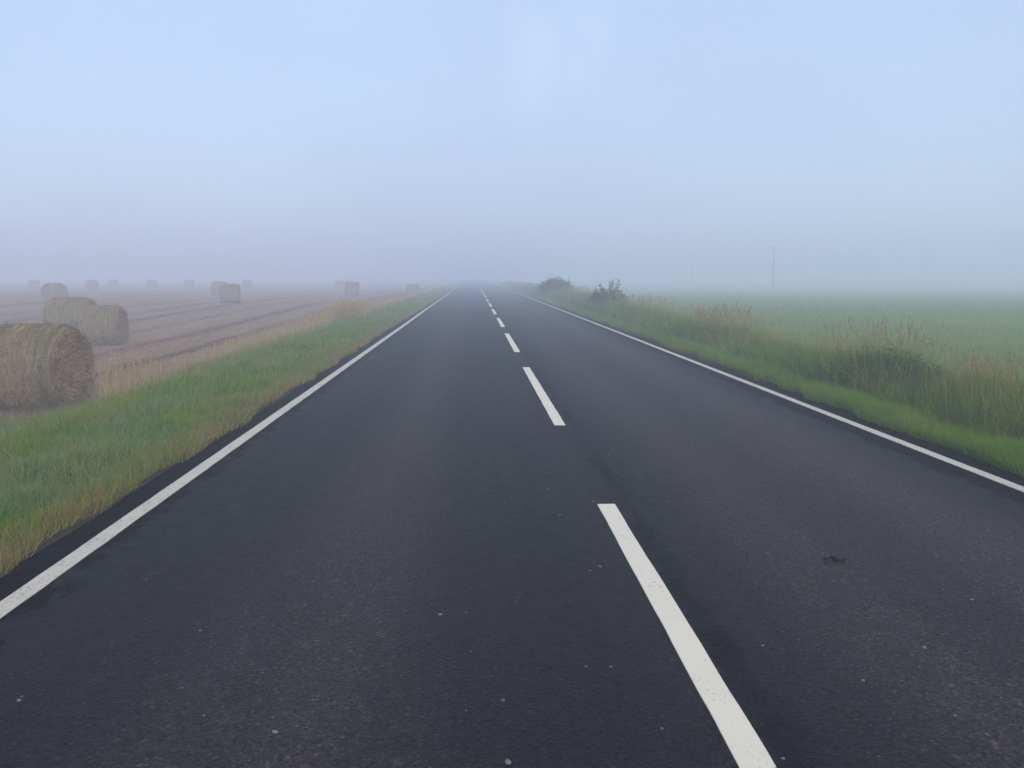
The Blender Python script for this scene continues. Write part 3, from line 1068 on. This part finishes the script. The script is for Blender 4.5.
# ------------------------------------------------------------------ the mist
def haze():
    x0, x1, y0, y1, z0, z1 = -660, 660, -140, 830, -2.0, 9.6
    v = np.array([(x, y, z) for x in (x0, x1) for y in (y0, y1) for z in (z0, z1)], float)
    q = np.array([(0, 1, 3, 2), (4, 6, 7, 5), (0, 4, 5, 1), (2, 3, 7, 6), (0, 2, 6, 4), (1, 5, 7, 3)])
    m = bpy.data.materials.new("mist")
    m.use_nodes = True
    t = m.node_tree
    t.nodes.clear()
    out = t.nodes.new("ShaderNodeOutputMaterial")
    pv = t.nodes.new("ShaderNodeVolumePrincipled")
    pv.inputs["Color"].default_value = HAZE_COL
    pv.inputs["Density"].default_value = HAZE_D
    pv.inputs["Density Attribute"].default_value = ""
    pv.inputs["Temperature Attribute"].default_value = ""
    pv.inputs["Anisotropy"].default_value = 0.0
    t.links.new(pv.outputs[0], out.inputs["Volume"])
    try:
        m.cycles.homogeneous_volume = True
    except Exception:
        pass
    tag(link("haze", mesh_arrays("haze", v, q, None, [m])), "pale blue morning mist filling the air", "mist", kind="stuff")


HAZE_COL, HAZE_D = (.785, .865, 1.0, 1), .0112
haze()

# ------------------------------------------------------------------ light
SUN_EL, SUN_ROT = R(18), R(158)
w = bpy.data.worlds.new("World")
sc.world = w
w.use_nodes = True
nt = w.node_tree
bg = nt.nodes["Background"]
sky = nt.nodes.new("ShaderNodeTexSky")
sky.sky_type = "NISHITA"
sky.sun_disc = False
sky.sun_elevation, sky.sun_rotation = SUN_EL, SUN_ROT
sky.air_density, sky.dust_density, sky.ozone_density = 1.0, 1.5, 1.0
tc = nt.nodes.new("ShaderNodeTexCoord")
mp = nt.nodes.new("ShaderNodeMapping")
mp.inputs["Scale"].default_value = (1.3, .6, 2.0)
mp.inputs["Rotation"].default_value = (0.3, 0.5, 0.2)
nt.links.new(tc.outputs["Generated"], mp.inputs["Vector"])
nz = nt.nodes.new("ShaderNodeTexNoise")
nz.inputs["Scale"].default_value = 2.2
nz.inputs["Detail"].default_value = 5
nt.links.new(mp.outputs[0], nz.inputs["Vector"])
rp = nt.nodes.new("ShaderNodeValToRGB")
rp.color_ramp.elements[0].position, rp.color_ramp.elements[0].color = .35, (.88, .88, .88, 1)
rp.color_ramp.elements[1].position, rp.color_ramp.elements[1].color = .75, (.95, .95, .95, 1)
nt.links.new(nz.outputs["Fac"], rp.inputs["Fac"])
mx = nt.nodes.new("ShaderNodeMix")
mx.data_type = "RGBA"
nt.links.new(rp.outputs[0], mx.inputs["Factor"])
nt.links.new(sky.outputs[0], mx.inputs[6])
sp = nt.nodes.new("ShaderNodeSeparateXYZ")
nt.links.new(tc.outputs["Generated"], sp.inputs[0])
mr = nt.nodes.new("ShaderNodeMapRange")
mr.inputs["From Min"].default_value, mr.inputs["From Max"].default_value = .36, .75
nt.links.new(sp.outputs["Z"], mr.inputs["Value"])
veil = nt.nodes.new("ShaderNodeMix")                       # thin cloud veil, blue low; unseen paler overhead part added to neutralise ground light
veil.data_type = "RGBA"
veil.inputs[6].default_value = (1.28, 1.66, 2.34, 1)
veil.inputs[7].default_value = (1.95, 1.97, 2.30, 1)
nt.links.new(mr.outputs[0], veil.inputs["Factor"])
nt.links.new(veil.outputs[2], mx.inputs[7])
# one faint streak of cirrus high over the road
wd = ray(552, 22)
wl = math.sqrt(sum(k * k for k in wd))
vm = nt.nodes.new("ShaderNodeVectorMath"); vm.operation = "SUBTRACT"
vm.inputs[1].default_value = tuple(k / wl for k in wd)
nt.links.new(tc.outputs["Generated"], vm.inputs[0])
wm = nt.nodes.new("ShaderNodeMapping")
wm.inputs["Rotation"].default_value = (0, R(-14), 0)
wm.inputs["Scale"].default_value = (13, 6, 6.5)
nt.links.new(vm.outputs[0], wm.inputs["Vector"])
n2 = nt.nodes.new("ShaderNodeTexNoise")
n2.inputs["Scale"].default_value = 2.3
n2.inputs["Detail"].default_value = 5
nt.links.new(wm.outputs[0], n2.inputs["Vector"])
ln = nt.nodes.new("ShaderNodeVectorMath"); ln.operation = "LENGTH"
nt.links.new(wm.outputs[0], ln.inputs[0])
m2 = nt.nodes.new("ShaderNodeMapRange")
m2.interpolation_type = "SMOOTHERSTEP"
m2.inputs["From Min"].default_value, m2.inputs["From Max"].default_value = 1.25, .0
nt.links.new(ln.outputs["Value"], m2.inputs["Value"])
m3 = nt.nodes.new("ShaderNodeMath"); m3.operation = "MULTIPLY"
r2 = nt.nodes.new("ShaderNodeMapRange")
r2.interpolation_type = "SMOOTHSTEP"
r2.inputs["From Min"].default_value, r2.inputs["From Max"].default_value = .36, .72
nt.links.new(n2.outputs["Fac"], r2.inputs["Value"])
nt.links.new(m2.outputs[0], m3.inputs[0]); nt.links.new(r2.outputs[0], m3.inputs[1])
m4 = nt.nodes.new("ShaderNodeMath"); m4.operation = "MULTIPLY"
m4.inputs[1].default_value = .28
nt.links.new(m3.outputs[0], m4.inputs[0])
ci = nt.nodes.new("ShaderNodeMix"); ci.data_type = "RGBA"
nt.links.new(m4.outputs[0], ci.inputs["Factor"])
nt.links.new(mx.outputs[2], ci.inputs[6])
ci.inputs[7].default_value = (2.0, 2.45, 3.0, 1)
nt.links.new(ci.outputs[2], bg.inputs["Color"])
bg.inputs["Strength"].default_value = .12

sl = bpy.data.lights.new("sun", "SUN")
sl.energy = .8
sl.angle = R(25)
sl.color = (1.0, .96, .92)
so = bpy.data.objects.new("sun", sl)
az = SUN_ROT
sd = (math.sin(az) * math.cos(SUN_EL), math.cos(az) * math.cos(SUN_EL), math.sin(SUN_EL))
so.rotation_euler = (math.pi / 2 - SUN_EL, 0, math.pi - az)
so.location = (sd[0] * 50, sd[1] * 50, 40)
COL.objects.link(so)

# ------------------------------------------------------------------ render
sc.view_settings.view_transform = "Standard"
sc.view_settings.look = "None"
sc.view_settings.gamma = 1
sc.view_settings.use_curve_mapping = False
sc.view_settings.exposure = 1.73
sc.render.engine = "CYCLES"
cy = sc.cycles
cy.use_denoising = True
cy.max_bounces = 8
cy.diffuse_bounces = 3
cy.glossy_bounces = 2
cy.transmission_bounces = 3
cy.volume_bounces = 3
cy.transparent_max_bounces = 8
cy.use_adaptive_sampling = True
cy.adaptive_threshold = .01
